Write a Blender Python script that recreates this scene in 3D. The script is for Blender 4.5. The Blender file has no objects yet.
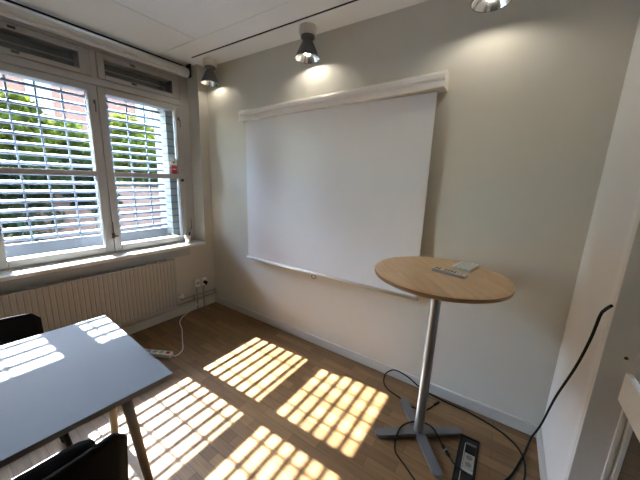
import bpy, bmesh, math, random
from mathutils import Vector, Matrix
random.seed(7)
S = bpy.context.scene
COL = S.collection

# ------------------------------------------------------------------ camera
R = ((0.8285473, -0.1468691, 0.5403136), (0.5585867, 0.1502841, -0.8157178), (0.0386032, 0.9776728, 0.2065566))
cd = bpy.data.cameras.new('camera'); cam = bpy.data.objects.new('camera', cd); COL.objects.link(cam)
cd.sensor_width = 36.0; cd.lens = 281.0/640.0*36.0; cd.clip_start = 0.02; cd.clip_end = 300
cam.matrix_world = Matrix.Translation((2.8184, -1.989, 1.5)) @ Matrix(R).to_4x4()
S.camera = cam

# ------------------------------------------------------------------ world, sun, exposure
TAN = 0.78
w = bpy.data.worlds.new('sky'); S.world = w; w.use_nodes = True
nt = w.node_tree; bg = nt.nodes['Background']
sky = nt.nodes.new('ShaderNodeTexSky'); sky.sky_type = 'NISHITA'; sky.sun_disc = False
sky.sun_elevation = math.atan(TAN); sky.sun_rotation = math.radians(-90); sky.air_density = 1.0; sky.dust_density = 0.5
nt.links.new(sky.outputs[0], bg.inputs[0]); bg.inputs[1].default_value = 2.65
sl = bpy.data.lights.new('sun', 'SUN'); sun = bpy.data.objects.new('sun', sl); COL.objects.link(sun)
sl.energy = 31.0; sl.angle = math.radians(0.42); sl.color = (1.0, 0.985, 0.96)
sun.rotation_euler = Vector((1.0, 0.028, -TAN)).to_track_quat('-Z', 'Y').to_euler()
sun.location = (-20, -1, 16)
S.view_settings.view_transform = 'Standard'; S.view_settings.look = 'None'
S.view_settings.gamma = 1.0; S.view_settings.use_curve_mapping = False
S.view_settings.exposure = 1.62
LAMP_W = 0.6
S.cycles.max_bounces = 16; S.cycles.diffuse_bounces = 8; S.cycles.glossy_bounces = 5
S.cycles.transparent_max_bounces = 16; S.cycles.caustics_reflective = False
S.cycles.sample_clamp_indirect = 6.0
S.cycles.use_denoising = True

# ------------------------------------------------------------------ material helpers
def N(m, t): return m.node_tree.nodes.new(t)
def mat(name, col, rough=0.5, metal=0.0, var=0.06, scale=12.0, bump=0.0, bscale=60.0, spec=0.5, coat=0.0, stretch=None):
    m = bpy.data.materials.new(name); m.use_nodes = True
    L = m.node_tree.links; b = m.node_tree.nodes['Principled BSDF']
    tc = N(m, 'ShaderNodeTexCoord'); mp = N(m, 'ShaderNodeMapping'); L.new(tc.outputs['Object'], mp.inputs[0])
    if stretch: mp.inputs['Scale'].default_value = stretch
    n = N(m, 'ShaderNodeTexNoise'); n.inputs['Scale'].default_value = scale; n.inputs['Detail'].default_value = 5
    L.new(mp.outputs[0], n.inputs['Vector'])
    r = N(m, 'ShaderNodeValToRGB')
    r.color_ramp.elements[0].position = 0.3; r.color_ramp.elements[1].position = 0.7
    c = Vector(col[:3])
    r.color_ramp.elements[0].color = (*(c*(1-var)), 1); r.color_ramp.elements[1].color = (*[min(1, v*(1+var)) for v in c], 1)
    L.new(n.outputs['Fac'], r.inputs[0]); L.new(r.outputs[0], b.inputs['Base Color'])
    b.inputs['Roughness'].default_value = rough; b.inputs['Metallic'].default_value = metal
    b.inputs['Specular IOR Level'].default_value = spec; b.inputs['Coat Weight'].default_value = coat
    if bump:
        n2 = N(m, 'ShaderNodeTexNoise'); n2.inputs['Scale'].default_value = bscale; n2.inputs['Detail'].default_value = 3
        L.new(mp.outputs[0], n2.inputs['Vector'])
        bp = N(m, 'ShaderNodeBump'); bp.inputs['Strength'].default_value = bump; bp.inputs['Distance'].default_value = 0.004
        L.new(n2.outputs['Fac'], bp.inputs['Height']); L.new(bp.outputs[0], b.inputs['Normal'])
    return m

def emis(name, col, s):
    m = bpy.data.materials.new(name); m.use_nodes = True
    b = m.node_tree.nodes['Principled BSDF']; b.inputs['Base Color'].default_value = (*col, 1)
    b.inputs['Emission Color'].default_value = (*col, 1); b.inputs['Emission Strength'].default_value = s
    return m

def planks(name, c1, c2, gap, bw, bh, rough, rot=(0, 0, 0), offset=0.37, grain=0.35, mort=0.0012, gs=(3, 60, 60), bumpd=0.0):
    """wood made of staggered staves; coordinates are the object's own metres"""
    m = bpy.data.materials.new(name); m.use_nodes = True
    L = m.node_tree.links; b = m.node_tree.nodes['Principled BSDF']
    tc = N(m, 'ShaderNodeTexCoord'); mp = N(m, 'ShaderNodeMapping'); L.new(tc.outputs['Object'], mp.inputs[0])
    mp.inputs['Rotation'].default_value = rot
    br = N(m, 'ShaderNodeTexBrick'); L.new(mp.outputs[0], br.inputs['Vector'])
    br.offset = offset; br.offset_frequency = 2; br.squash = 1.0
    br.inputs['Color1'].default_value = (*c1, 1); br.inputs['Color2'].default_value = (*c2, 1); br.inputs['Mortar'].default_value = (*gap, 1)
    br.inputs['Scale'].default_value = 1.0; br.inputs['Mortar Size'].default_value = mort; br.inputs['Mortar Smooth'].default_value = 0.3
    br.inputs['Brick Width'].default_value = bw; br.inputs['Row Height'].default_value = bh; br.inputs['Bias'].default_value = 0.0
    mp2 = N(m, 'ShaderNodeMapping'); mp2.inputs['Scale'].default_value = gs; L.new(mp.outputs[0], mp2.inputs[0])
    n = N(m, 'ShaderNodeTexNoise'); n.inputs['Scale'].default_value = 1.0; n.inputs['Detail'].default_value = 6; n.inputs['Roughness'].default_value = 0.65
    L.new(mp2.outputs[0], n.inputs['Vector'])
    mx = N(m, 'ShaderNodeMix'); mx.data_type = 'RGBA'; mx.blend_type = 'MULTIPLY'; mx.inputs['Factor'].default_value = grain
    rp = N(m, 'ShaderNodeValToRGB'); rp.color_ramp.elements[0].position = 0.32; rp.color_ramp.elements[1].position = 0.62
    rp.color_ramp.elements[0].color = (0.35, 0.3, 0.26, 1)
    L.new(n.outputs['Fac'], rp.inputs[0]); L.new(br.outputs['Color'], mx.inputs['A']); L.new(rp.outputs[0], mx.inputs['B'])
    L.new(mx.outputs['Result'], b.inputs['Base Color'])
    b.inputs['Roughness'].default_value = rough
    bp = N(m, 'ShaderNodeBump'); bp.inputs['Strength'].default_value = 0.15; bp.inputs['Distance'].default_value = 0.002
    L.new(n.outputs['Fac'], bp.inputs['Height']); L.new(bp.outputs[0], b.inputs['Normal'])
    return m

def glass_mat(name, tint=(0.97, 0.985, 0.98)):
    m = bpy.data.materials.new(name); m.use_nodes = True
    nt = m.node_tree; L = nt.links; nt.nodes.remove(nt.nodes['Principled BSDF'])
    out = nt.nodes['Material Output']
    t = N(m, 'ShaderNodeBsdfTransparent'); t.inputs[0].default_value = (*tint, 1)
    g = N(m, 'ShaderNodeBsdfGlossy'); g.inputs['Roughness'].default_value = 0.02
    f = N(m, 'ShaderNodeFresnel'); f.inputs[0].default_value = 1.45
    mx = N(m, 'ShaderNodeMixShader'); L.new(f.outputs[0], mx.inputs[0]); L.new(t.outputs[0], mx.inputs[1]); L.new(g.outputs[0], mx.inputs[2])
    L.new(mx.outputs[0], out.inputs[0])
    return m

def leaf_mat(name, col, trans):
    m = bpy.data.materials.new(name); m.use_nodes = True
    nt = m.node_tree; L = nt.links; nt.nodes.remove(nt.nodes['Principled BSDF']); out = nt.nodes['Material Output']
    tc = N(m, 'ShaderNodeTexCoord'); n = N(m, 'ShaderNodeTexNoise'); n.inputs['Scale'].default_value = 2.5; L.new(tc.outputs['Object'], n.inputs['Vector'])
    r = N(m, 'ShaderNodeValToRGB'); r.color_ramp.elements[0].position = 0.35; r.color_ramp.elements[1].position = 0.65
    c = Vector(col); r.color_ramp.elements[0].color = (*(c*0.6), 1); r.color_ramp.elements[1].color = (*(c*1.3), 1)
    L.new(n.outputs['Fac'], r.inputs[0])
    d = N(m, 'ShaderNodeBsdfDiffuse'); t = N(m, 'ShaderNodeBsdfTranslucent'); mx = N(m, 'ShaderNodeMixShader'); mx.inputs[0].default_value = trans
    L.new(r.outputs[0], d.inputs[0]); L.new(r.outputs[0], t.inputs[0]); L.new(d.outputs[0], mx.inputs[1]); L.new(t.outputs[0], mx.inputs[2])
    L.new(mx.outputs[0], out.inputs[0])
    return m

def brick_mat(name, c1, c2, mortar, bw=0.25, bh=0.075, rough=0.9, axis='yz'):
    m = bpy.data.materials.new(name); m.use_nodes = True
    L = m.node_tree.links; b = m.node_tree.nodes['Principled BSDF']
    tc = N(m, 'ShaderNodeTexCoord'); sp = N(m, 'ShaderNodeSeparateXYZ'); cb = N(m, 'ShaderNodeCombineXYZ'); L.new(tc.outputs['Object'], sp.inputs[0])
    ad = N(m, 'ShaderNodeMath'); ad.operation = 'ADD'; L.new(sp.outputs['X'], ad.inputs[0]); L.new(sp.outputs['Y'], ad.inputs[1])
    L.new(ad.outputs[0], cb.inputs['X']); L.new(sp.outputs['Z'], cb.inputs['Y'])
    br = N(m, 'ShaderNodeTexBrick'); L.new(cb.outputs[0], br.inputs['Vector'])
    br.inputs['Color1'].default_value = (*c1, 1); br.inputs['Color2'].default_value = (*c2, 1); br.inputs['Mortar'].default_value = (*mortar, 1)
    br.inputs['Scale'].default_value = 1.0; br.inputs['Mortar Size'].default_value = 0.008
    br.inputs['Brick Width'].default_value = bw; br.inputs['Row Height'].default_value = bh
    L.new(br.outputs['Color'], b.inputs['Base Color']); b.inputs['Roughness'].default_value = rough
    bp = N(m, 'ShaderNodeBump'); bp.inputs['Strength'].default_value = 0.5; bp.inputs['Distance'].default_value = 0.005
    bp.invert = True
    L.new(br.outputs['Fac'], bp.inputs['Height']); L.new(bp.outputs[0], b.inputs['Normal'])
    return m

M = {}
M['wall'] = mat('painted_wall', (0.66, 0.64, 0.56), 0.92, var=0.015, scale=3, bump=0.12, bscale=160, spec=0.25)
M['wall_shaded'] = mat('wall_paint_shaded', (0.52, 0.505, 0.45), 0.75, var=0.015, scale=3, bump=0.12, bscale=160, spec=0.25)  # same paint as the screen wall, with shade worked into the colour
M['wall_white'] = mat('white_wall', (0.85, 0.845, 0.81), 0.6, var=0.015, scale=3, bump=0.08, bscale=160, spec=0.3)
M['ceiling'] = mat('ceiling_board', (0.86, 0.885, 0.895), 0.8, var=0.015, scale=4, bump=0.05, bscale=200, spec=0.2)
M['trim'] = mat('gloss_white_trim', (0.86, 0.86, 0.83), 0.35, var=0.015, scale=6)
M['rear'] = mat('rear_wall_paint', (0.30, 0.29, 0.27), 0.8, var=0.02, scale=3)  # unseen wall, toned dark to cut the light it bounces back
M['skirting'] = mat('skirting_paint', (0.60, 0.59, 0.54), 0.45, var=0.015, scale=6)
M['jamb'] = mat('grey_white_jamb', (0.84, 0.835, 0.79), 0.4, var=0.02, scale=6)
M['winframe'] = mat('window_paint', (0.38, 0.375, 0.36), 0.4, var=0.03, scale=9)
M['sill'] = mat('sill_paint', (0.74, 0.74, 0.73), 0.35, var=0.03, scale=9)
M['floor'] = planks('oak_strip_parquet', (0.25, 0.148, 0.066), (0.15, 0.084, 0.034), (0.05, 0.033, 0.02), 0.42, 0.067, 0.40, grain=0.5)
M['hallfloor'] = planks('dark_hall_floor', (0.36, 0.21, 0.125), (0.29, 0.17, 0.10), (0.05, 0.03, 0.02), 0.5, 0.07, 0.4)
M['glass'] = glass_mat('window_glass')
M['grille'] = mat('grille_aluminium', (0.20, 0.25, 0.33), 0.35, metal=0.0, var=0.03, spec=0.7)
M['shutterbox'] = mat('dark_shutter_box', (0.10, 0.10, 0.10), 0.5, var=0.1)
M['blind'] = mat('roller_fabric', (0.62, 0.62, 0.60), 0.7, var=0.03, scale=30)
M['black'] = mat('black_plastic', (0.009, 0.009, 0.010), 0.65, var=0.1, spec=0.2)
M['chairblack'] = mat('black_chair_shell', (0.004, 0.004, 0.0045), 0.8, var=0.1, bump=0.1, bscale=250, spec=0.12)
M['rubber'] = mat('black_cable_rubber', (0.009, 0.015, 0.016), 0.75, var=0.1, spec=0.15)
M['radiator'] = mat('radiator_enamel', (0.42, 0.40, 0.36), 0.4, var=0.02, scale=6)
M['pipe'] = mat('painted_pipe', (0.33, 0.30, 0.25), 0.4, var=0.05)
M['screen'] = mat('matte_screen', (0.77, 0.78, 0.79), 0.9, var=0.012, scale=2, spec=0.1)
M['screenbox'] = mat('screen_housing', (0.80, 0.77, 0.72), 0.22, var=0.015, coat=0.3)
M['metal'] = mat('brushed_steel', (0.22, 0.235, 0.25), 0.38, metal=0.7, var=0.05, scale=40, stretch=(1, 1, 0.05))
M['footmetal'] = mat('grey_powder_steel', (0.13, 0.137, 0.145), 0.38, metal=0.35, var=0.05)
M['chrome'] = mat('reflector_aluminium', (0.85, 0.85, 0.84), 0.12, metal=1.0, var=0.03)
M['lampgrey'] = mat('lamp_shade_grey', (0.15, 0.15, 0.15), 0.35, var=0.05, metal=0.2)
M['lampbase'] = mat('lamp_base_white', (0.72, 0.69, 0.62), 0.4, var=0.02)
M['bulb'] = emis('bulb_glow', (1.0, 0.92, 0.78), 4.0)
M['birch'] = planks('birch_staves', (0.93, 0.66, 0.39), (0.81, 0.55, 0.30), (0.50, 0.32, 0.16), 0.45, 0.105, 0.34, rot=(0, 0, math.radians(52)), grain=0.22, mort=0.0008, gs=(4, 30, 30))
M['birchedge'] = mat('birch_edge', (0.40, 0.24, 0.11), 0.4, var=0.12, scale=6, stretch=(1, 1, 12))
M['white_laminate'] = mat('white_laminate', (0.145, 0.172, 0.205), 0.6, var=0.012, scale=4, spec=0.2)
M['tableedge'] = mat('grey_table_edge', (0.16, 0.15, 0.14), 0.5, var=0.05)
M['leg'] = mat('taupe_table_leg', (0.10, 0.088, 0.077), 0.45, var=0.08)
M['white_plastic'] = mat('white_plastic', (0.75, 0.74, 0.70), 0.4, var=0.02)
M['offwhite'] = mat('offwhite_plastic', (0.93, 0.945, 0.90), 0.35, var=0.03)
M['grey_plastic'] = mat('grey_plastic', (0.40, 0.39, 0.37), 0.45, var=0.04)
M['greygreen'] = mat('grey_green_plastic', (0.60, 0.64, 0.58), 0.5, var=0.03)
M['remoteface'] = mat('remote_face', (0.78, 0.75, 0.69), 0.4, var=0.03)
M['socketwhite'] = mat('floor_socket', (0.30, 0.28, 0.22), 0.5, var=0.05)
M['red'] = mat('red_print', (0.42, 0.02, 0.03), 0.5, var=0.05)
M['stickerwhite'] = mat('white_print', (0.78, 0.78, 0.78), 0.5, var=0.03)
M['brass'] = mat('worn_brass', (0.10, 0.085, 0.06), 0.4, metal=0.6, var=0.1)
M['outbrick'] = brick_mat('grey_brick', (0.30, 0.33, 0.33), (0.24, 0.27, 0.27), (0.14, 0.15, 0.15))
M['redbrick'] = brick_mat('salmon_brick', (0.075, 0.030, 0.018), (0.066, 0.027, 0.016), (0.075, 0.04, 0.028), rough=0.9)
M['bldwhite'] = mat('white_building_frame', (0.16, 0.165, 0.17), 0.6)
M['bldglass'] = mat('building_glass', (0.10, 0.14, 0.18), 0.08, var=0.2, scale=1)
M['roof'] = mat('building_roof', (0.12, 0.10, 0.09), 0.8)
M['fence'] = planks('brown_fence_boards', (0.075, 0.034, 0.021), (0.058, 0.027, 0.017), (0.03, 0.02, 0.015), 2.0, 0.12, 0.8, rot=(0, math.radians(90), math.radians(90)))
M['fencepost'] = mat('dark_fence_post', (0.045, 0.045, 0.05), 0.7)
M['ground'] = mat('paving', (0.30, 0.29, 0.28), 0.9, var=0.2, scale=5)
M['exsill'] = mat('outer_sill_metal', (0.22, 0.24, 0.26), 0.5, var=0.04)
M['leaf_light'] = leaf_mat('sunlit_leaf', (0.062, 0.078, 0.010), 0.5)
M['leaf_mid'] = leaf_mat('mid_leaf', (0.044, 0.060, 0.009), 0.5)
M['leaf_dark'] = leaf_mat('dark_leaf', (0.011, 0.02, 0.008), 0.3)
M['bark'] = mat('bark', (0.06, 0.045, 0.03), 0.9, var=0.3, bump=0.6, bscale=30)
M['recess_shade'] = mat('painted_recess_shade', (0.008, 0.008, 0.008), 0.8)  # near-black colour that stands in for shade inside recesses

# ------------------------------------------------------------------ mesh helpers
def box(bm, x0, x1, y0, y1, z0, z1, bev=0.0, seg=2):
    v = [bm.verts.new(p) for p in ((x0,y0,z0),(x1,y0,z0),(x1,y1,z0),(x0,y1,z0),(x0,y0,z1),(x1,y0,z1),(x1,y1,z1),(x0,y1,z1))]
    fs = [bm.faces.new([v[i] for i in q]) for q in ((0,3,2,1),(4,5,6,7),(0,1,5,4),(1,2,6,5),(2,3,7,6),(3,0,4,7))]
    if bev > 0:
        es = list({e for f in fs for e in f.edges})
        bmesh.ops.bevel(bm, geom=es, offset=bev, segments=seg, affect='EDGES', profile=0.5)
    return bm
def nb(*a, **k): return box(bmesh.new(), *a, **k)

def frame_from(d):
    d = d.normalized(); up = Vector((0, 0, 1)) if abs(d.z) < 0.95 else Vector((1, 0, 0))
    a = d.cross(up).normalized(); return a, a.cross(d).normalized()

def smooth_path(pts, n=8):
    P = [Vector(p) for p in pts]
    if len(P) < 3: return P
    out = []
    for i in range(len(P)-1):
        p0 = P[max(i-1, 0)]; p1 = P[i]; p2 = P[i+1]; p3 = P[min(i+2, len(P)-1)]
        for k in range(n):
            t = k/n
            out.append(0.5*((2*p1)+(p2-p0)*t+(2*p0-5*p1+4*p2-p3)*t*t+(3*p1-p0-3*p2+p3)*t**3))
    out.append(P[-1]); return out

def tube(bm, pts, r, seg=10, sm=True, n=8):
    P = smooth_path(pts, n) if sm else [Vector(p) for p in pts]
    rad = r if isinstance(r, (list, tuple)) else None
    rings = []
    a = None
    for i, p in enumerate(P):
        d = (P[min(i+1, len(P)-1)]-P[max(i-1, 0)])
        if a is None: a, b = frame_from(d)
        else:
            d.normalize(); a = (a-d*a.dot(d)).normalized(); b = a.cross(d)
        rr = (rad[0]+(rad[1]-rad[0])*i/(len(P)-1)) if rad else r
        rings.append([bm.verts.new(p+a*math.cos(2*math.pi*k/seg)*rr+b*math.sin(2*math.pi*k/seg)*rr) for k in range(seg)])
    for i in range(len(rings)-1):
        for k in range(seg):
            f = bm.faces.new((rings[i][k], rings[i][(k+1) % seg], rings[i+1][(k+1) % seg], rings[i+1][k])); f.smooth = True
    bm.faces.new(rings[0][::-1]); bm.faces.new(rings[-1])
    return bm

def lathe(bm, prof, cx=0, cy=0, seg=40, smooth=True, close=True):
    rings = []
    for r, z in prof:
        rings.append([bm.verts.new((cx+r*math.cos(2*math.pi*k/seg), cy+r*math.sin(2*math.pi*k/seg), z)) for k in range(seg)])
    for i in range(len(rings)-1):
        for k in range(seg):
            f = bm.faces.new((rings[i][k], rings[i][(k+1) % seg], rings[i+1][(k+1) % seg], rings[i+1][k])); f.smooth = smooth
    if close:
        bm.faces.new(rings[0][::-1]); bm.faces.new(rings[-1])
    return bm

def extrude_x(bm, prof, x0, x1, smooth=False):
    """profile of (y, z) points swept along x"""
    a = [bm.verts.new((x0, y, z)) for y, z in prof]; b = [bm.verts.new((x1, y, z)) for y, z in prof]; n = len(prof)
    for i in range(n):
        f = bm.faces.new((a[i], a[(i+1) % n], b[(i+1) % n], b[i])); f.smooth = smooth
    bm.faces.new(a[::-1]); bm.faces.new(b)
    return bm

def extrude_y(bm, prof, y0, y1, smooth=False):
    """profile of (x, z) points swept along y"""
    a = [bm.verts.new((x, y0, z)) for x, z in prof]; b = [bm.verts.new((x, y1, z)) for x, z in prof]; n = len(prof)
    for i in range(n):
        f = bm.faces.new((a[i], a[(i+1) % n], b[(i+1) % n], b[i])); f.smooth = smooth
    bm.faces.new(a[::-1]); bm.faces.new(b)
    return bm

def rootmat(o):
    m = Matrix.LocRotScale(o.location, o.rotation_euler, o.scale)
    return (rootmat(o.parent) @ m) if o.parent else m

def obj(name, bm, m, parent=None, origin=None, local=False):
    """one mesh object; bm is in world metres (or the parent's own with local=True)"""
    if parent is not None:
        if not local: bm.transform(rootmat(parent).inverted())
    elif origin is not None:
        bm.transform(Matrix.Translation(-Vector(origin)))
    bmesh.ops.recalc_face_normals(bm, faces=bm.faces[:])
    me = bpy.data.meshes.new(name); bm.to_mesh(me); bm.free(); me.materials.append(M[m] if isinstance(m, str) else m)
    o = bpy.data.objects.new(name, me); COL.objects.link(o)
    if parent is not None: o.parent = parent
    elif origin is not None: o.location = origin
    return o

def tag(o, label, cat, group=None, kind=None):
    o['label'] = label; o['category'] = cat
    if group: o['group'] = group
    if kind: o['kind'] = kind
    return o
def thing(name, label, cat, loc, rot=(0, 0, 0), group=None):
    o = bpy.data.objects.new(name, None); COL.objects.link(o); o.location = loc; o.rotation_euler = rot; o.empty_display_size = 0.1
    return tag(o, label, cat, group)
def struct(name, bm, m, label=None, cat=None, parent=None, origin=None):
    o = obj(name, bm, m, parent, origin)
    if parent is None:
        o['kind'] = 'structure'
        if label: o['label'] = label; o['category'] = cat
    return o
def copy_tree(o, parent=None):
    c = o.copy(); COL.objects.link(c); c.parent = parent
    for ch in list(o.children): copy_tree(ch, c)
    return c

W = 3.18; H = 2.6; YB = -4.3
NY0, NY1 = -2.50, -0.105          # window niche
XF = -0.18                        # inner face of the window frame

# ------------------------------------------------------------------ room shell
struct('floor', nb(-0.02, W+0.02, YB, 0.0, -0.06, 0.0), 'floor', 'brown oak strip parquet floor with sunlit window patches', 'floor')
bm = nb(-0.15, 0.47-0.003, YB, -0.4245, H, H+0.03)
box(bm, 0.47+0.003, W+0.05, YB, -0.4205, H, H+0.03)
box(bm, -0.15, W+0.05, -0.4175, -0.232, H, H+0.03)
box(bm, -0.15, 0.09, -0.232, -0.210, H, H+0.03)
box(bm, -0.15, W+0.05, -0.210, 0.0, H, H+0.03)
struct('ceiling', bm, 'ceiling', 'flat off-white ceiling of large boards with thin joints', 'ceiling')
struct('trim_5', nb(0.0905, W-0.001, -0.2315, -0.2105, H+0.003, H+0.0295), 'recess_shade', 'black strip standing in for the shade of a narrow ceiling slot parallel to the screen wall', 'ceiling slot')  # near-black strip fills the slot in place of its shade
struct('trim_1', nb(-0.30, W+0.0, YB, -0.0005, H+0.03, H+0.09), 'recess_shade', 'black slab standing in for the shade behind the ceiling joints', 'ceiling gap shade')  # near-black slab so the joints above the boards read as shaded
struct('wall_back', nb(-0.5, W+0.10, 0.0, 0.15, -0.06, H+0.09), 'wall', 'beige-grey wall behind the projection screen', 'wall')
bm = nb(-0.305, 0.0, NY1, -0.0005, -0.06, H+0.09)
box(bm, -0.305, 0.0, NY0, NY1, -0.06, 0.735)
box(bm, -0.305, 0.0, YB, NY0, -0.06, H+0.09)
struct('wall_left', bm, 'wall_shaded', 'beige-grey window wall with a deep window niche', 'wall')
struct('trim_2', nb(-0.20, 0.006, NY0, NY1+0.0005, 0.735, 0.766, bev=0.004), 'sill', 'white painted window sill board lit by slots of sun', 'window sill')
struct('trim_4', nb(0.0, 0.010, NY0, -0.30, 0.655, 0.7345, bev=0.002), 'winframe', 'grey-white board under the window sill', 'sill board')
# right wall with a doorway
DY0, DY1 = -1.62, -0.682
bm = nb(W, W+0.10, DY1, 0.0, -0.06, H+0.09)
box(bm, W, W+0.10, DY0, DY1, 2.10, H+0.09)
box(bm, W, W+0.10, YB, DY0, -0.06, H+0.09)
struct('wall_right', bm, 'wall_white', 'white wall to the right with a doorway', 'wall')
struct('wall_rear', nb(-0.25, W+0.10, YB-0.1, YB, -0.06, H+0.09), 'rear', 'wall behind the camera', 'wall')
# baseboards
struct('baseboard_back', nb(0.0, W, -0.015, 0.0, 0.0, 0.078, bev=0.003), 'skirting', 'white baseboard along the screen wall', 'baseboard')
struct('baseboard_left', nb(0.0, 0.014, YB, -0.0155, 0.0, 0.085, bev=0.003), 'wall', 'painted baseboard under the window wall pipes', 'baseboard')
struct('baseboard_right', nb(W-0.014, W, -0.60, -0.0155, 0.0, 0.078, bev=0.003), 'skirting', 'short white baseboard on the right wall', 'baseboard')
# doorway frame (door_1): casing on the room side, jamb lining, stop
d = thing('door_1', 'white painted door frame at the right edge of the photo', 'door frame', (W, DY1, 0))
d['kind'] = 'structure'
bm = nb(W-0.012, W, DY1+0.028, DY1+0.078, 0, 2.16, bev=0.003); box(bm, W-0.012, W, DY0-0.078, DY0-0.012, 0, 2.16, bev=0.003); box(bm, W-0.012, W, DY0-0.012, DY1+0.012, 2.10, 2.16, bev=0.003)
obj('casing', bm, 'trim', d)
bm = nb(W-0.016, W+0.10, DY1-0.012, DY1+0.010, 0, 2.10, bev=0.002); box(bm, W-0.016, W+0.10, DY0-0.010, DY0+0.012, 0, 2.10, bev=0.002); box(bm, W-0.016, W+0.10, DY0+0.012, DY1-0.012, 2.08, 2.10)
obj('jamb', bm, 'jamb', d)
bm = nb(W+0.066, W+0.078, DY1-0.024, DY1-0.0125, 0, 2.08, bev=0.002); box(bm, W+0.086, W+0.0995, DY1-0.032, DY1-0.0125, 0, 2.08, bev=0.002)
obj('door_stop', bm, 'jamb', d)
bm = bmesh.new(); tube(bm, [(W+0.042, DY1-0.0115, 0.952), (W+0.042, DY1-0.0135, 0.952)], 0.0055, sm=False, seg=14)
obj('screw', bm, 'brass', d)
# next room
struct('floor_hall', nb(W+0.02, 6.0, YB, 1.8, -0.06, -0.0005), 'hallfloor', 'dark brown floor of the room beyond the doorway', 'floor')
bm = nb(W+0.10, 4.6, 1.8, 1.9, -0.06, H); box(bm, 5.4, 6.1, 1.8, 1.9, -0.06, H); box(bm, 4.6, 5.4, 1.8, 1.9, -0.06, 1.1); box(bm, 4.6, 5.4, 1.8, 1.9, 2.2, H); box(bm, 6.0, 6.1, YB, 1.8, -0.06, H); box(bm, W+0.10, 6.1, YB-0.1, YB, -0.06, H); box(bm, W+0.0, W+0.10, 0.0, 1.8, -0.06, H)
struct('wall_hall', bm, 'wall_white', 'walls of the room beyond the doorway', 'wall')
struct('ceiling_hall', nb(W+0.10, 6.1, YB, 1.9, H, H+0.05), 'ceiling', 'ceiling of the room beyond the doorway', 'ceiling')

bm = nb(4.6, 4.68, 1.82, 1.88, 1.1, 2.2); box(bm, 5.32, 5.4, 1.82, 1.88, 1.1, 2.2); box(bm, 4.68, 5.32, 1.82, 1.88, 1.1, 1.18); box(bm, 4.68, 5.32, 1.82, 1.88, 2.12, 2.2)  # added window, out of view, that lets daylight onto the hall floor
w2 = struct('added_hall_window', bm, 'trim', 'unseen white window added to bring daylight into the room beyond the doorway', 'window')
obj('pane', nb(4.68, 5.32, 1.847, 1.853, 1.18, 2.12), 'glass', w2)

# ------------------------------------------------------------------ window (three bays in one frame)
bays = [(-0.93, -0.20), (-1.68, -0.93), (-2.42, -1.68)]
glass_y = [(-0.869, -0.262), (-1.612, -0.997), (-2.355, -1.745)]
fr = bmesh.new()
box(fr, -0.30, XF, -0.20, NY1, 0.766, H, bev=0.003)
box(fr, -0.30, XF, NY0, -2.42, 0.766, H, bev=0.003)
box(fr, -0.30, XF+0.006, -2.42, -0.20, 2.205, 2.262, bev=0.004)
box(fr, -0.30, XF, -2.42, -0.20, 0.766, 0.776, bev=0.002)
box(fr, -0.30, XF, -2.42, -0.20, 2.47, H, bev=0.002)
for yy in (-0.93, -1.68):
    box(fr, -0.30, XF-0.008, yy-0.018, yy+0.018, 0.776, 2.205); box(fr, -0.30, XF-0.004, yy-0.022, yy+0.022, 2.262, 2.47, bev=0.002)
wf = struct('window_1', fr, 'winframe', 'white painted wooden window frame holding three bays', 'window')
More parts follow.
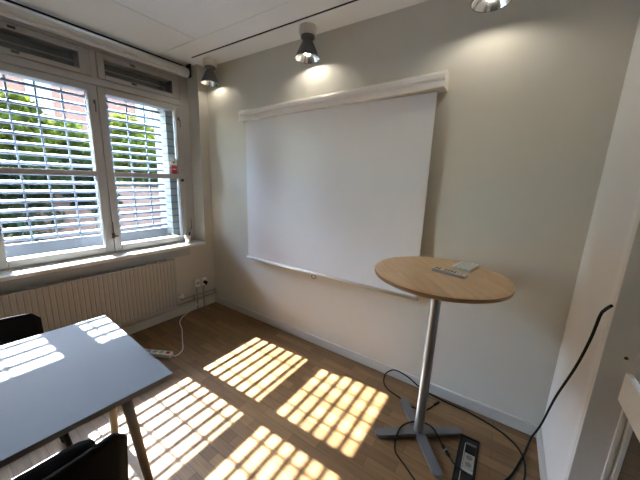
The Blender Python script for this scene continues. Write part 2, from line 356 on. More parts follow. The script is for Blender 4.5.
for i, ((y0, y1), (g0, g1)) in enumerate(zip(bays, glass_y)):
    bm = bmesh.new(); e = 0.003
    z0, z1 = 0.779, 2.201; gz0, gz1 = 0.832, 2.150; xb = -0.297
    box(bm, -0.235, XF+0.004, y0+e, g0, z0, z1, bev=0.004); box(bm, -0.235, XF+0.004, g1, y1-e, z0, z1, bev=0.004)
    box(bm, xb, XF+0.004, g0, g1, z0, gz0, bev=0.004); box(bm, xb, XF+0.004, g0, g1, gz1, z1, bev=0.004)
    box(bm, xb+0.005, XF+0.002, g0, g1, 1.462, 1.506, bev=0.004)
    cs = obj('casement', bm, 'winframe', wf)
    obj('pane', nb(-0.212, -0.206, g0-0.005, g1+0.005, gz0-0.005, 1.466), 'glass', cs)
    obj('pane', nb(-0.212, -0.206, g0-0.005, g1+0.005, 1.502, gz1+0.005), 'glass', cs)
    # small catch and espagnolette rod on the closing stile, hinge on the other
    yl = y0+0.03 if i == 0 else (y1-0.03 if i == 1 else y0+0.03)
    bm = bmesh.new(); box(bm, XF+0.004, XF+0.018, y1-0.034 if i else y1-0.045, y1-0.020 if i else y1-0.031, 2.055, 2.085, bev=0.003); tube(bm, [(XF+0.018, y1-0.027, 2.065), (XF+0.024, y1-0.027, 2.03), (XF+0.018, y1-0.027, 1.99)], 0.004)
    obj('hook', bm, 'brass', cs)
    bm = bmesh.new(); box(bm, XF+0.004, XF+0.012, y0-0.012 if i < 2 else y0+0.012, y0+0.014 if i < 2 else y0+0.036, 0.905, 0.955, bev=0.003)
    tube(bm, [(XF+0.012, y0, 0.93), (XF+0.03, y0, 0.93), (XF+0.035, y0+0.03, 0.925)], 0.005)
    if i == 0: tube(bm, [(XF+0.010, y0+0.004, 0.955), (XF+0.012, y0+0.004, 1.00), (XF+0.010, y0+0.004, 1.06)], 0.004)
    obj('handle', bm, 'brass', cs)
    # top light
    bm = bmesh.new(); tz0, tz1 = 2.266, 2.467; a0, a1 = y0+0.024, y1-0.024
    if i == 0: a1 = y1-0.004
    b0, b1 = a0+0.052, a1-0.072
    box(bm, xb, XF+0.002, a0, b0, tz0, tz1, bev=0.004); box(bm, xb, XF+0.002, b1, a1, tz0, tz1, bev=0.004)
    box(bm, xb, XF+0.002, b0, b1, tz0, 2.304, bev=0.004); box(bm, xb, XF+0.002, b0, b1, 2.424, tz1, bev=0.004)
    tl = obj('top_light', bm, 'winframe', wf)
    obj('pane', nb(-0.212, -0.206, b0-0.005, b1+0.005, 2.299, 2.429), 'glass', tl)
    bm = bmesh.new()
    for zz in (2.290, 2.442):
        box(bm, XF+0.002, XF+0.014, (a0+a1)/2-0.10, (a0+a1)/2-0.06, zz-0.008, zz+0.008, bev=0.003)
    obj('catch', bm, 'brass', tl)
# bottom hook on the right stile
bm = bmesh.new(); tube(bm, [(XF+0.006, -0.185, 0.90), (XF+0.03, -0.180, 0.905), (XF+0.032, -0.165, 0.93)], 0.004); tube(bm, [(XF+0.005, -0.16, 0.91), (XF+0.012, -0.158, 0.96), (XF+0.006, -0.158, 1.02)], 0.003)
obj('stay_hook', bm, 'brass', wf)
# sticker on the right pane and a little sensor
st = obj('sticker', nb(-0.2055, -0.2048, -0.325, -0.265, 1.60, 1.665), 'stickerwhite', origin=(-0.205, -0.295, 1.512))
tag(st, 'small red and white notice sticker on the right window pane', 'sticker')
obj('red_field', nb(-0.2056, -0.2040, -0.326, -0.264, 1.512, 1.598), 'red', st)
obj('print_line', nb(-0.2041, -0.2034, -0.314, -0.276, 1.556, 1.562), 'stickerwhite', st)
obj('symbol', nb(-0.2049, -0.2040, -0.306, -0.285, 1.622, 1.640, bev=0.0003), 'lampgrey', st)
sn = obj('window_sensor', nb(XF+0.004, XF+0.016, -0.248, -0.218, 1.432, 1.458, bev=0.003), 'black', origin=(XF+0.004, -0.233, 1.445))
tag(sn, 'tiny black square sensor on the right window stile', 'sensor')

# ------------------------------------------------------------------ outside of the wall: brick reveal, sill, shutter box
bm = nb(-0.55, -0.3055, -0.298, 0.6, -0.1, 3.3); box(bm, -0.55, -0.3055, NY0, -0.298, -0.1, 0.70); box(bm, -0.55, -0.3055, -5.0, NY0, -0.1, 3.3); box(bm, -0.55, -0.3055, NY0, -0.298, 2.75, 3.3)
struct('wall_outer', bm, 'outbrick', 'grey brick outer wall beside the right window pane', 'brick wall')
struct('trim_3', nb(-0.60, -0.3055, NY0, -0.2985, 0.70, 0.745, bev=0.004), 'exsill', 'pale outer window ledge behind the grille', 'window ledge')
bx = thing('shutter_box', 'dark roller shutter box seen through the top windows', 'shutter box', (-0.36, -1.4, 2.215))
obj('housing', nb(-0.549, -0.312, NY0+0.01, -0.299, 2.212, 2.74, bev=0.004), 'shutterbox', bx)
obj('rail', nb(-0.311, -0.303, NY0+0.01, -0.299, 2.372, 2.384, bev=0.002), 'pipe', bx)

# security grille
g = thing('security_grille', 'pale metal security grille of horizontal slats outside the window', 'grille', (-0.44, -1.39, 0.745))
bm = bmesh.new(); XG = -0.44; tilt = math.radians(27)
zs = [1.3945+0.0751*k for k in range(-6, 11)]
for zc in zs:
    prof = []
    for k in range(14):
        a = 2*math.pi*k/14; u = 0.026*math.cos(a); v = 0.0102*math.sin(a)
        prof.append((XG+u*math.cos(tilt)+v*math.sin(tilt), zc-u*math.sin(tilt)+v*math.cos(tilt)))
    extrude_y(bm, prof, NY0+0.001, -0.299, smooth=True)
obj('slats', bm, 'grille', g)
obj('bottom_rail', nb(XG-0.012, XG+0.012, NY0+0.001, -0.299, 0.7455, 0.905, bev=0.004), 'grille', g)
for k in range(12):
    y = -0.445-0.1618*k
    obj('vertical_bar', nb(XG-0.005, XG+0.005, y-0.0065, y+0.0065, 0.906, 2.2115), 'grille', g)

# roller blind cassette at the ceiling
rb = thing('roller_blind', 'rolled-up grey-white roller blind under the ceiling above the window', 'blind', (-0.085, -1.32, 2.60))
bm = bmesh.new(); tube(bm, [(-0.085, -2.46, 2.512), (-0.085, -0.165, 2.512)], 0.044, seg=28, sm=False); obj('fabric_roll', bm, 'blind', rb)
for y0, y1 in ((-0.150, -0.138), (-2.487, -2.475)):
    obj('bracket', nb(-0.125, -0.050, y0, y1, 2.475, 2.5995, bev=0.003), 'black', rb)
bm = bmesh.new(); tube(bm, [(-0.085, -2.476, 2.512), (-0.085, -0.149, 2.512)], 0.012, sm=False); obj('axle', bm, 'black', rb)
obj('hem_bar', nb(-0.052, -0.040, -2.45, -0.175, 2.466, 2.482, bev=0.003), 'blind', rb)

# ------------------------------------------------------------------ radiator
rd = thing('radiator', 'long cream ribbed panel radiator under the window', 'radiator', (0.065, -1.4, 0.17))
RY0, RY1, RZ0, RZ1 = -2.31, -0.51, 0.17, 0.660
bm = bmesh.new(); prof = [(0.075, RY0)]
n = 54; pitch = (RY1-RY0)/n
for k in range(n):
    y = RY0+k*pitch
    prof += [(0.0960, y+0.0005), (0.0960, y+0.0025), (0.1005, y+0.0065), (0.1005, y+pitch-0.0045), (0.0960, y+pitch-0.0005)]
prof.append((0.075, RY1))
lo = [bm.verts.new((x, y, RZ0)) for x, y in prof]; hi = [bm.verts.new((x, y, RZ1)) for x, y in prof]; q = len(prof)
for i in range(q): bm.faces.new((lo[i], lo[(i+1) % q], hi[(i+1) % q], hi[i]))
bm.faces.new(lo[::-1]); bm.faces.new(hi)
obj('front_panel', bm, 'radiator', rd)
obj('back_panel', nb(0.030, 0.045, RY0, RY1, RZ0, RZ1-0.01, bev=0.003), 'radiator', rd)
for y0, y1 in ((RY0, RY0+0.012), (RY1-0.012, RY1)): obj('side_cover', nb(0.0455, 0.0745, y0, y1, RZ0+0.01, RZ1), 'radiator', rd)
bm = bmesh.new(); y = RY0+0.05
while y < RY1-0.05:
    box(bm, 0.046, 0.074, y, y+0.016, RZ1-0.012, RZ1+0.010); y += 0.098
box(bm, 0.056, 0.062, RY0+0.013, RY1-0.013, RZ1-0.018, RZ1-0.012)
obj('top_grid', bm, 'radiator', rd)
for yy in (-2.0, -0.8): obj('wall_bracket', nb(0.0005, 0.030, yy-0.02, yy+0.02, 0.25, 0.6), 'pipe', rd)
v = obj('valve', tube(nb(0.022, 0.058, -0.468, -0.428, 0.205, 0.255, bev=0.008), [(0.040, -0.509, 0.23), (0.040, -0.468, 0.23)], 0.011, sm=False), 'white_plastic', rd)
# pipes
hp = thing('heating_pipe', 'pair of thin painted heating pipes low on the window wall', 'pipe', (0.030, -0.23, 0.18))
bm = bmesh.new(); tube(bm, [(0.040, -0.448, 0.204), (0.040, -0.446, 0.185), (0.036, -0.42, 0.178), (0.030, -0.38, 0.178), (0.030, -0.001, 0.178)], 0.0085); obj('upper_pipe', bm, 'pipe', hp)
bm = bmesh.new(); tube(bm, [(0.040, -0.509, 0.19), (0.040, -0.49, 0.18), (0.036, -0.475, 0.145), (0.030, -0.44, 0.132), (0.030, -0.001, 0.132)], 0.0085); obj('lower_pipe', bm, 'pipe', hp)
for y in (-0.29, -0.02): obj('pipe_clip', nb(0.0005, 0.034, y-0.006, y+0.006, 0.118, 0.192, bev=0.002), 'pipe', hp)
# wall sockets
for k, (yc, z0, lab) in enumerate(((-0.248, 0.275, 'white surface wall socket nearer the radiator'), (-0.165, 0.268, 'white surface wall socket nearer the room corner'))):
    s = thing('wall_socket', lab, 'socket', (0.0, yc, z0), group='wall sockets by the corner')
    obj('housing', nb(0.0005, 0.040, yc-0.034, yc+0.034, z0, z0+0.085, bev=0.006), 'white_plastic', s)
    bm = bmesh.new(); tube(bm, [(0.040, yc, z0+0.043), (0.042, yc, z0+0.043)], 0.020, sm=False, seg=20); obj('outlet', bm, 'grey_plastic', s)
    bm = bmesh.new(); tube(bm, [(0.014, yc, z0+0.001), (0.014, yc, 0.005)], 0.007, sm=False); obj('feed_conduit', bm, 'pipe', s)
pg = obj('plug', box(tube(bmesh.new(), [(0.043, -0.165, 0.311), (0.075, -0.165, 0.311)], 0.017, sm=False, seg=16), 0.060, 0.078, -0.173, -0.157, 0.285, 0.311, bev=0.002), 'black', origin=(0.043, -0.165, 0.311))
tag(pg, 'dark plug in the wall socket nearer the corner', 'plug')

# flower pot / cup on sill
cp = thing('pen_cup', 'small white cup of dark pens on the right end of the sill', 'cup', (-0.085, -0.262, 0.766))
bm = bmesh.new(); lathe(bm, [(0.024, 0.0), (0.034, 0.085), (0.030, 0.085), (0.022, 0.012)], seg=28); obj('cup', bm, 'white_plastic', cp, local=True)
for k, (dx, dy, c, ln) in enumerate(((0.012, 0.012, 'black', 0.125), (-0.01, 0.018, 'black', 0.115), (0.0, -0.018, 'grey_plastic', 0.12), (-0.014, -0.008, 'black', 0.11))):
    bm = bmesh.new(); tube(bm, [(dx*0.6, dy*0.6, 0.015), (dx*1.6, dy*1.6, ln)], 0.0045, sm=False, seg=8)
    p = obj('pen', bm, c, origin=(0, 0, 0)); p.location = (-0.085, -0.262, 0.766)
    tag(p, 'dark pen leaning in the small white cup on the sill' if c == 'black' else 'grey pen leaning in the small white cup on the sill', 'pen', 'pens in the white cup')

# ------------------------------------------------------------------ projection screen
ps = thing('projection_screen', 'wide grey-white pull-down projection screen on the wall', 'projection screen', (1.5, 0.0, 2.095), rot=(0, math.radians(-0.45), 0))
bm = bmesh.new()
prof = [(-0.0005, -0.054), (-0.095, -0.054), (-0.1, -0.049), (-0.1, -0.022), (-0.094, -0.018), (-0.091, -0.012), (-0.098, -0.006), (-0.1, 0.0), (-0.098, 0.018), (-0.090, 0.034), (-0.075, 0.043), (-0.06, 0.046), (-0.0005, 0.046)]
extrude_x(bm, prof, -0.888, 0.884); obj('housing', bm, 'screenbox', ps, local=True).rotation_euler = (0, math.radians(-1.3), 0)
for x0, x1 in ((-0.903, -0.888), (0.884, 0.899)):
    bm = bmesh.new(); extrude_x(bm, [(y*1.04 if y < -0.001 else y, z*1.06) for y, z in prof], x0, x1); obj('end_cap', bm, 'screenbox', ps, local=True).rotation_euler = (0, math.radians(-1.3), 0)
obj('screen_fabric', nb(-0.855, 0.852, -0.056, -0.0545, -1.378, -0.045), 'screen', ps, local=True)
bm = bmesh.new(); tube(bm, [(-0.868, -0.055, -1.391), (0.868, -0.055, -1.391)], 0.0135, seg=14, sm=False); b = obj('bottom_bar', bm, 'screenbox', ps, local=True)
bm = bmesh.new(); pts = [(-0.025+0.024*math.cos(a), -0.055, -1.422+0.018*math.sin(a)) for a in [math.pi*2*k/16 for k in range(17)]]; tube(bm, pts, 0.0028, seg=8, n=3); obj('pull_loop', bm, 'brass', ps, local=True)

# ------------------------------------------------------------------ ceiling spotlights
def spotlight():
    t = thing('ceiling_spotlight', 'x', 'ceiling lamp', (0, 0, H), group='ceiling spotlights along the screen wall')
    bm = bmesh.new(); lathe(bm, [(0.060, -0.001), (0.062, -0.006), (0.062, -0.058), (0.057, -0.064)], seg=36); obj('mount', bm, 'lampbase', t, local=True)
    bm = bmesh.new(); lathe(bm, [(0.040, -0.064), (0.050, -0.068), (0.051, -0.084), (0.040, -0.090), (0.032, -0.094)], seg=36); obj('collar', bm, 'lampgrey', t, local=True)
    bm = bmesh.new(); lathe(bm, [(0.032, -0.092), (0.038, -0.106), (0.091, -0.228), (0.0895, -0.229), (0.036, -0.110), (0.030, -0.096)], seg=44, close=False); obj('shade', bm, 'lampgrey', t, local=True)
    bm = bmesh.new(); lathe(bm, [(0.0872, -0.227), (0.070, -0.190), (0.052, -0.150), (0.034, -0.112), (0.024, -0.106), (0.001, -0.104)], seg=44, close=False); obj('reflector', bm, 'chrome', t, local=True)
    bm = bmesh.new(); lathe(bm, [(0.002, -0.178), (0.010, -0.175), (0.013, -0.165), (0.013, -0.130), (0.010, -0.110)], seg=20); obj('bulb', bm, 'bulb', t, local=True)
    return t
sp = spotlight()
for k, (x, yl, lab) in enumerate(((0.215, -0.11, 'dark grey cone ceiling spotlight beside the window niche'), (1.405, -0.125, 'dark grey cone ceiling spotlight above the middle of the screen'), (2.60, -0.225, 'dark grey cone ceiling spotlight cut off by the top edge of the photo'))):
    o = sp if k == 0 else copy_tree(sp)
    o.location = (x, yl, H); o.scale = (1.02, 1.02, 0.93); o['label'] = lab
    l = bpy.data.lights.new('lamp_light', 'POINT'); l.energy = LAMP_W; l.color = (1.0, 0.91, 0.78); l.shadow_soft_size = 0.025
    lo_ = bpy.data.objects.new('lamp_light', l); COL.objects.link(lo_); lo_.parent = o; lo_.location = (0, 0, -0.192)

# ------------------------------------------------------------------ round bar table
CX, CY, TZ = 2.56, -0.425, 1.04
rt = thing('bar_table', 'tall round birch-topped table on a steel column', 'table', (CX, CY, 0))
rt_top = obj('tabletop', lathe(bmesh.new(), [(0.332, -0.026), (0.338, -0.023), (0.340, -0.018), (0.340, -0.004), (0.337, 0.0), (0.30, 0.0)], seg=96), 'birch', rt, local=True); rt_top.location = (0, 0, TZ)
rt_top.data.materials.append(M['birchedge'])
for f in rt_top.data.polygons:
    if f.normal.z < 0.5: f.material_index = 1
bm = bmesh.new(); lathe(bm, [(0.030, 0.034), (0.0275, 0.04), (0.0275, 0.985), (0.032, 0.99)], seg=32); obj('column', bm, 'metal', rt, local=True)
bm = bmesh.new(); lathe(bm, [(0.032, 0.9905), (0.11, 0.996), (0.11, 1.0135)], seg=32); obj('top_plate', bm, 'footmetal', rt, local=True)
ang0 = math.radians(37.6)
for k in range(4):
    a = ang0+k*math.pi/2; bm = bmesh.new()
    # rounded flat foot from the hub outwards
    pts = [(0.0265, -0.0265)]; L_, hw = 0.268, 0.026
    for j in range(9):
        t = -math.pi/2+math.pi*j/8; pts.append((L_-hw+hw*math.cos(t), hw*math.sin(t)))
    pts.append((0.0265, 0.0265)); pts.append((0.0, 0.0))
    lo = [bm.verts.new((x, y, 0.006)) for x, y in pts]; hi = [bm.verts.new((x, y, 0.027 if x > 0.2 else 0.033)) for x, y in pts]; q = len(pts)
    for i in range(q): bm.faces.new((lo[i], lo[(i+1) % q], hi[(i+1) % q], hi[i]))
    bm.faces.new(lo[::-1]); bm.faces.new(hi)
    bm.transform(Matrix.Rotation(a, 4, 'Z')); ft = obj('foot', bm, 'footmetal', rt, local=True)
    gl = bmesh.new(); lathe(gl, [(0.014, 0.0), (0.014, 0.0065)], cx=0.235*math.cos(a), cy=0.235*math.sin(a), seg=16); obj('glide', gl, 'black', ft, local=True)

# things on it
def on_table(x, y): return (x, y, TZ)
rm = thing('remote_control', 'slim grey remote control lying on the round table', 'remote control', (2.607, -0.418, TZ), rot=(0, 0, math.radians(-13.5)))
obj('body', nb(-0.088, 0.088, -0.022, 0.022, 0.0, 0.017, bev=0.005), 'grey_plastic', rm, local=True)
obj('face_plate', nb(-0.083, 0.083, -0.019, 0.019, 0.0171, 0.0185, bev=0.0006), 'remoteface', rm, local=True)
for i in range(9):
    for j in range(3):
        if i in (2,) or (i > 6 and j != 1): continue
        x = -0.070+i*0.0165; y = -0.012+j*0.012
        obj('button', nb(x-0.0048, x+0.0048, y-0.0036, y+0.0036, 0.0186, 0.0205, bev=0.0008), 'lampgrey', rm, local=True)
wb = thing('plastic_block', 'small white ribbed plastic block on the round table behind the remote', 'plastic block', (2.662, -0.232, TZ), rot=(0, 0, math.radians(-12)))
obj('body', nb(-0.052, 0.052, -0.080, 0.080, 0.0, 0.014, bev=0.003), 'greygreen', wb, local=True)
for i in range(4):
    x = -0.0385+i*0.0257
    obj('rib', nb(x-0.0095, x+0.0095, -0.077, 0.077, 0.0141, 0.0225, bev=0.003), 'offwhite', wb, local=True)
wsk = obj('chalk_stick', tube(bmesh.new(), [(-0.032, 0.012, 0.0032), (0.032, -0.012, 0.0032)], 0.003, sm=False), 'white_plastic', origin=(0, 0, 0)); wsk.location = (2.737, -0.338, TZ)
tag(wsk, 'thin white stick on the round table right of the remote', 'stick')

# ------------------------------------------------------------------ white desk
dk = thing('desk', 'white-topped desk at the lower left with slanted legs', 'desk', (1.395, -2.30, 0), rot=(0, 0, math.radians(-2.6)))
dl, dw = 1.62, 0.375
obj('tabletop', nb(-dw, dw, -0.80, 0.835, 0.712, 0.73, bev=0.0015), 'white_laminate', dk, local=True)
dt = bpy.data.objects["tabletop.001"] if "tabletop.001" in bpy.data.objects else None; dt.data.materials.append(M['tableedge'])
for f in dt.data.polygons:
    if abs(f.normal.z) < 0.5: f.material_index = 1
obj('edge_band', nb(-dw+0.02, dw-0.02, -0.78, 0.812, 0.694, 0.7118), 'tableedge', dk, local=True)
def dleg(x0, y0, x1, y1):
    bm = bmesh.new(); tube(bm, [(x1, y1, 0.008), (x0, y0, 0.694)], [0.017, 0.026], seg=16, sm=False)
    lg = obj('leg', bm, 'leg', dk, local=True)
    gl = bmesh.new(); lathe(gl, [(0.016, 0.0), (0.016, 0.010)], cx=x1, cy=y1, seg=16); obj('glide', gl, 'black', lg, local=True)
for sy in (1, -1):
    yo, yi = (0.79, 0.755) if sy > 0 else (-0.76, -0.725)
    dleg(-0.03, yi, 0.165, yo); dleg(-0.10, yi, -0.30, yo)
    obj('leg_plate', nb(-0.16, 0.03, yi-0.03, yi+0.03, 0.688, 0.6938, bev=0.001), 'tableedge', dk, local=True)

# ------------------------------------------------------------------ chairs
def chair():
    """local frame: seat faces -x (towards the desk), backrest at +x"""
    t = thing('chair', 'x', 'chair', (0, 0, 0), group='black chairs at the white desk')
    def shell(bm, grid, th):
        nu = len(grid); nv = len(grid[0]); top = [[bm.verts.new(p) for p in row] for row in grid]
        for i in range(nu-1):
            for j in range(nv-1):
                f = bm.faces.new((top[i][j], top[i+1][j], top[i+1][j+1], top[i][j+1])); f.smooth = True
        bmesh.ops.recalc_face_normals(bm, faces=bm.faces[:])
        bmesh.ops.solidify(bm, geom=bm.faces[:], thickness=th)
        return bm
    gs = []
    for i in range(13):
        u = i/12; row = []
        for j in range(13):
            v = j/12*2-1
            cut = 0.0 if abs(v) < 0.7 else 0.03*((abs(v)-0.7)/0.3)**2
            x = -0.225+cut*(1-u)+u*0.44; y = v*0.215*(1.0-0.06*(1-u))
            z = 0.462-0.016*math.sin(u*math.pi)*(1-v*v)+0.012*v*v-0.02*max(0, 0.15-u)/0.15+0.05*max(0, u-0.85)/0.15
            row.append((x, y, z))
        gs.append(row)
    obj('seat', shell(bmesh.new(), gs, 0.014), 'chairblack', t, local=True)
    gb = []
    for i in range(15):
        u = i/14; row = []
        for j in range(15):
            v = j/14*2-1
            hw = 0.205
            z = 0.505+u*0.285
            if abs(v) > 0.80: z -= 0.035*((abs(v)-0.80)/0.20)**2.2*u**3
            x = 0.222+u*0.05-0.03*v*v
            row.append((x, v*hw, z))
        gb.append(row)
    obj('backrest', shell(bmesh.new(), gb, 0.014), 'chairblack', t, local=True)
    for y in (-0.13, 0.13): obj('back_support', tube(bmesh.new(), [(0.16, y, 0.444), (0.215, y, 0.452), (0.238, y, 0.50), (0.252, y, 0.56)], 0.010), 'black', t, local=True)
    for y in (-0.15, 0.15): obj('seat_rail', tube(bmesh.new(), [(-0.15, y, 0.425), (0.17, y, 0.425)], 0.010, sm=False), 'black', t, local=True)
    for x in (-1, 1):
        for y in (-1, 1):
            bm = bmesh.new(); tube(bm, [(0.01+x*0.15, y*0.15, 0.432), (0.015+x*0.205, y*0.205, 0.0)], [0.012, 0.010], sm=False); obj('leg', bm, 'black', t, local=True)
    return t
c0 = chair(); c0.location = (1.750, -1.915, 0); c0.rotation_euler = (0, 0, math.radians(-3)); c0['label'] = 'black shell chair at the bottom edge, on the near side of the white desk'
c1 = copy_tree(c0); c1.location = (1.135, -1.885, 0); c1.rotation_euler = (0, 0, math.radians(178)); c1['label'] = 'black shell chair behind the white desk, backed against the radiator side'

# ------------------------------------------------------------------ floor things
pst = thing('power_strip', 'white power strip on the floor behind the white desk', 'power strip', (0.535, -0.965, 0), rot=(0, 0, math.radians(28)))
obj('body', nb(-0.17, 0.13, -0.027, 0.027, 0.0, 0.036, bev=0.005), 'white_plastic', pst, local=True)
for k in range(4):
    bm = bmesh.new(); x = -0.132+k*0.058; tube(bm, [(x, 0, 0.0361), (x, 0, 0.0375)], 0.019, sm=False, seg=20); obj('outlet', bm, 'grey_plastic', pst, local=True)
obj('switch', nb(0.085, 0.115, -0.012, 0.012, 0.0361, 0.042, bev=0.002), 'red', pst, local=True)
bm = bmesh.new(); tube(bm, [(0.650, -0.903, 0.018), (0.672, -0.885, 0.008), (0.660, -0.84, 0.005), (0.615, -0.785, 0.005), (0.46, -0.70, 0.005), (0.31, -0.615, 0.005), (0.16, -0.55, 0.005), (0.075, -0.47, 0.006), (0.045, -0.40, 0.012), (0.032, -0.33, 0.035), (0.026, -0.25, 0.06), (0.022, -0.205, 0.09)], 0.0045)
obj('power_cord', bm, 'white_plastic', pst)

def cable(name, pts, r, label, m='rubber', origin=None):
    bm = bmesh.new(); tube(bm, pts, r, n=10); o = obj(name, bm, m, origin=origin or pts[0]); tag(o, label, 'cable'); return o
c = cable('black_cable', [(2.590, -0.125, 0.006), (2.550, -0.205, 0.006), (2.46, -0.235, 0.006), (2.36, -0.20, 0.006), (2.275, -0.175, 0.006), (2.222, -0.125, 0.008), (2.202, -0.055, 0.02), (2.225, -0.026, 0.05), (2.275, -0.022, 0.076), (2.37, -0.023, 0.062), (2.45, -0.025, 0.025), (2.55, -0.035, 0.006), (2.71, -0.050, 0.006), (2.80, -0.052, 0.006), (2.98, -0.10, 0.006), (3.08, -0.19, 0.006), (3.10, -0.33, 0.006), (3.06, -0.52, 0.006), (3.00, -0.66, 0.006)], 0.0048, 'black cable looping along the baseboard behind the round table')
obj('plug', tube(bmesh.new(), [(2.590, -0.125, 0.0075), (2.603, -0.098, 0.0085), (2.610, -0.080, 0.0085)], 0.0078), 'black', c)
c = cable('video_cable', [(2.64, -0.73, 0.006), (2.556, -0.672, 0.006), (2.492, -0.63, 0.006), (2.470, -0.588, 0.014), (2.463, -0.545, 0.034), (2.466, -0.47, 0.0365), (2.505, -0.40, 0.0375), (2.56, -0.355, 0.034), (2.615, -0.352, 0.034), (2.655, -0.385, 0.034), (2.70, -0.427, 0.010), (2.738, -0.465, 0.008), (2.775, -0.505, 0.010), (2.815, -0.525, 0.016), (2.84, -0.535, 0.022)], 0.0045, 'black cable curling over the table foot to the floor box')
obj('connector', tube(bmesh.new(), [(2.700, -0.427, 0.011), (2.720, -0.447, 0.0105), (2.745, -0.474, 0.0105)], [0.010, 0.0085]), 'black', c)
obj('metal_ring', tube(bmesh.new(), [(2.719, -0.446, 0.0105), (2.724, -0.451, 0.0105)], 0.0105, sm=False), 'metal', c)
cable('hanging_cable', [(3.1579, -0.6823, 1.1199), (3.1579, -0.6334, 1.0866), (3.1579, -0.5981, 1.0484), (3.1579, -0.5579, 0.9299), (3.1579, -0.4600, 0.7477), (3.1579, -0.2592, 0.4549), (3.1579, -0.0995, 0.1630), (3.128, -0.10, 0.045), (3.098, -0.20, 0.010), (3.042, -0.375, 0.006), (3.00, -0.46, 0.006), (2.95, -0.54, 0.006)], 0.0052, 'black cable hanging down the white right wall to the floor')

fb = thing('floor_box', 'open black floor socket box beside the round table foot', 'floor box', (2.829, -0.43, 0))
bm = bmesh.new(); x0, x1, y0, y1 = 2.778, 2.880, -0.60, -0.262
box(bm, x0, x0+0.012, y0, y1, 0, 0.006, bev=0.001); box(bm, x1-0.012, x1, y0, y1, 0, 0.006, bev=0.001); box(bm, x0+0.012, x1-0.012, y0, y0+0.012, 0, 0.006, bev=0.001); box(bm, x0+0.012, x1-0.012, y1-0.012, y1, 0, 0.006, bev=0.001)
obj('frame', bm, 'black', fb)
obj('tray', nb(x0+0.0121, x1-0.0121, y0+0.0121, y1-0.0121, 0.0005, 0.0015), 'recess_shade', fb)  # near-black plate in place of a sunken, shaded tray
obj('divider', nb(x0+0.030, x0+0.034, y0+0.013, y1-0.06, 0.0016, 0.008), 'grey_plastic', fb)
obj('data_module', nb(x0+0.036, x1-0.014, -0.382, -0.325, 0.0016, 0.006, bev=0.001), 'black', fb)
obj('cover_strip', nb(x0+0.036, x1-0.014, -0.322, -0.308, 0.0016, 0.007, bev=0.001), 'footmetal', fb)
so = obj('socket', nb(x0+0.036, x1-0.014, -0.490, -0.388, 0.0016, 0.007, bev=0.001), 'socketwhite', fb)
bm = bmesh.new()
for yy in (-0.415, -0.462): tube(bm, [(x0+0.062, yy, 0.0071), (x0+0.062, yy, 0.0082)], 0.016, sm=False, seg=20)
obj('outlet', bm, 'lampgrey', so)
obj('cover_strip', nb(x0+0.036, x1-0.014, -0.510, -0.494, 0.0016, 0.007, bev=0.001), 'grey_plastic', fb)

# ledge in the doorway
lg = thing('wall_table', 'white-edged table end with a brown wooden top in the doorway at right', 'table', (3.32, -1.2, 0))
obj('apron', nb(3.198, 3.216, -1.56, -0.795, 0.850, 0.948, bev=0.002), 'trim', lg)
obj('tabletop', nb(3.2162, 3.46, -1.56, -0.797, 0.905, 0.940, bev=0.002), 'birchedge', lg)
for yy in (-1.50, -1.30):
    obj('leg', nb(3.42, 3.455, yy-0.017, yy+0.017, 0.0, 0.9045, bev=0.002), 'trim', lg)
obj('leg', nb(3.218, 3.25, -1.558, -1.526, 0.0, 0.9045, bev=0.002), 'trim', lg)

# ------------------------------------------------------------------ outdoors
struct('ground', nb(-60, -0.55, -40, 50, -0.2, -0.1), 'ground', 'paved yard outside the window', 'ground')
fn = thing('garden_fence', 'reddish-brown board fence with dark posts outside the window', 'fence', (-4.5, 2.5, -0.1))
obj('board_panel', nb(-4.52, -4.48, -4.0, 9.0, -0.1, 1.19), 'fence', fn)
for k in range(9):
    y = -3.7+k*1.45
    obj('post', nb(-4.478, -4.40, y-0.04, y+0.04, -0.1, 1.22), 'fencepost', fn)

def leaves(bm, blobs, n, size, rng):
    for _ in range(n):
        (cx, cy, cz), (rx, ry, rz) = rng.choice(blobs)
        while True:
            p = Vector((rng.uniform(-1, 1), rng.uniform(-1, 1), rng.uniform(-1, 1)))
            if 0.15 < p.length < 1: break
        p = p*(0.75+0.25/max(p.length, .3)) if p.length < 0.8 else p
        c = Vector((cx+p.x*rx, cy+p.y*ry, cz+p.z*rz))
        d = Vector((rng.gauss(0, 1), rng.gauss(0, 1), rng.gauss(0, 0.6))).normalized(); a, b = frame_from(d); s = size*rng.uniform(0.6, 1.3)
        vs = [bm.verts.new(c+d*s), bm.verts.new(c+a*s*0.42+b*s*0.1), bm.verts.new(c-d*s*0.8), bm.verts.new(c-a*s*0.42+b*s*0.1)]
        bm.faces.new(vs)
    return bm

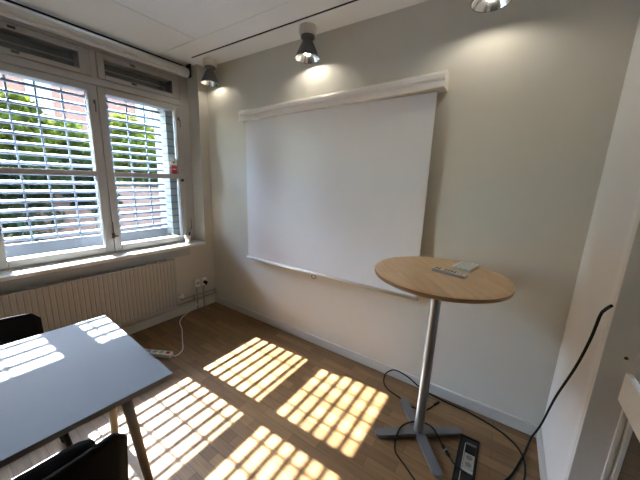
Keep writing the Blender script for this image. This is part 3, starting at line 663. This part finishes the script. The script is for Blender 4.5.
def plant(name, label, cat, x, y, h, r, z0, n, size, m, group, seed):
    rng = random.Random(seed); t = thing(name, label, cat, (x, y, -0.1), group=group)
    blobs = []
    for k in range(9):
        a = rng.uniform(0, 6.28); q = rng.uniform(0, 0.6)*r; zz = z0+(h-z0)*rng.uniform(0.2, 0.82); s = r*rng.uniform(0.4, 0.65)
        blobs.append(((q*math.cos(a), q*math.sin(a), zz), (s, s, min(s, (h-z0)*0.3))))
    obj('foliage', leaves(bmesh.new(), blobs, n, size, rng), m, t, local=True)
    bm = bmesh.new(); tube(bm, [(0, 0, 0), (0.04*r, 0.02, z0), (0.0, 0.05*r, h*0.75)], [0.045*max(r, .6), 0.02], seg=8)
    for (c, s) in blobs[:6]: tube(bm, [(0, 0.02*r, z0*0.7+0.1*h), (c[0]*0.6, c[1]*0.6, c[2]*0.85), c], 0.012*max(r, .6), seg=6)
    obj('stem', bm, 'bark', t, local=True)
    return t
shrubs = [(-3.0, -3.0), (-3.9, -1.95), (-2.95, -0.95), (-3.85, 0.1)]
for k, (x, y) in enumerate(shrubs):
    plant('shrub', 'dark green shrub outside the left window, one of a loose row', 'shrub', x, y, 1.75+0.12*(k % 2), 0.60, 0.66, 5200, 0.06, 'leaf_dark', 'dark shrubs before the fence', 20+k)
trees = [(-5.9, -2.5), (-7.8, -1.4), (-5.9, -0.3), (-7.9, 0.85), (-6.1, 1.8), (-8.0, 3.0), (-6.2, 4.0), (-8.1, 5.2), (-10.0, 1.9), (-10.1, 4.2)]
for k, (x, y) in enumerate(trees):
    plant('tree', 'leafy bright green tree behind the fence, seen through the grille', 'tree', x, y, 3.30-0.05*(k % 3)+(0.35 if x < -9 else 0), 1.05, 0.7, 6500, 0.10, 'leaf_light' if k % 2 == 0 else 'leaf_mid', 'bright trees beyond the fence', 50+k)
bd = thing('apartment_building', 'salmon brick building with white windows beyond the trees', 'building', (-22, 5, -0.1))
obj('wall', nb(-26, -20, -14, 26, -0.1, 9.0), 'redbrick', bd)
obj('roof', nb(-26.3, -19.7, -14.3, 26.3, 9.001, 9.4, bev=0.05), 'roof', bd)
for zc in (2.0, 5.55):
    for k in range(9):
        yc = -8.6+k*2.75+0.9
        bm = bmesh.new(); hw, hh = 0.45, 0.85
        for q in ((yc-hw-0.08, yc-hw, zc-hh-0.08, zc+hh+0.08), (yc+hw, yc+hw+0.08, zc-hh-0.08, zc+hh+0.08), (yc-hw, yc+hw, zc-hh-0.08, zc-hh), (yc-hw, yc+hw, zc+hh, zc+hh+0.08), (yc-0.03, yc+0.03, zc-hh, zc+hh)):
            box(bm, -20.0, -19.93, *q)
        wn = obj('window', bm, 'bldwhite', bd)
        obj('pane', nb(-19.995, -19.97, yc-hw, yc+hw, zc-hh, zc+hh), 'bldglass', wn)
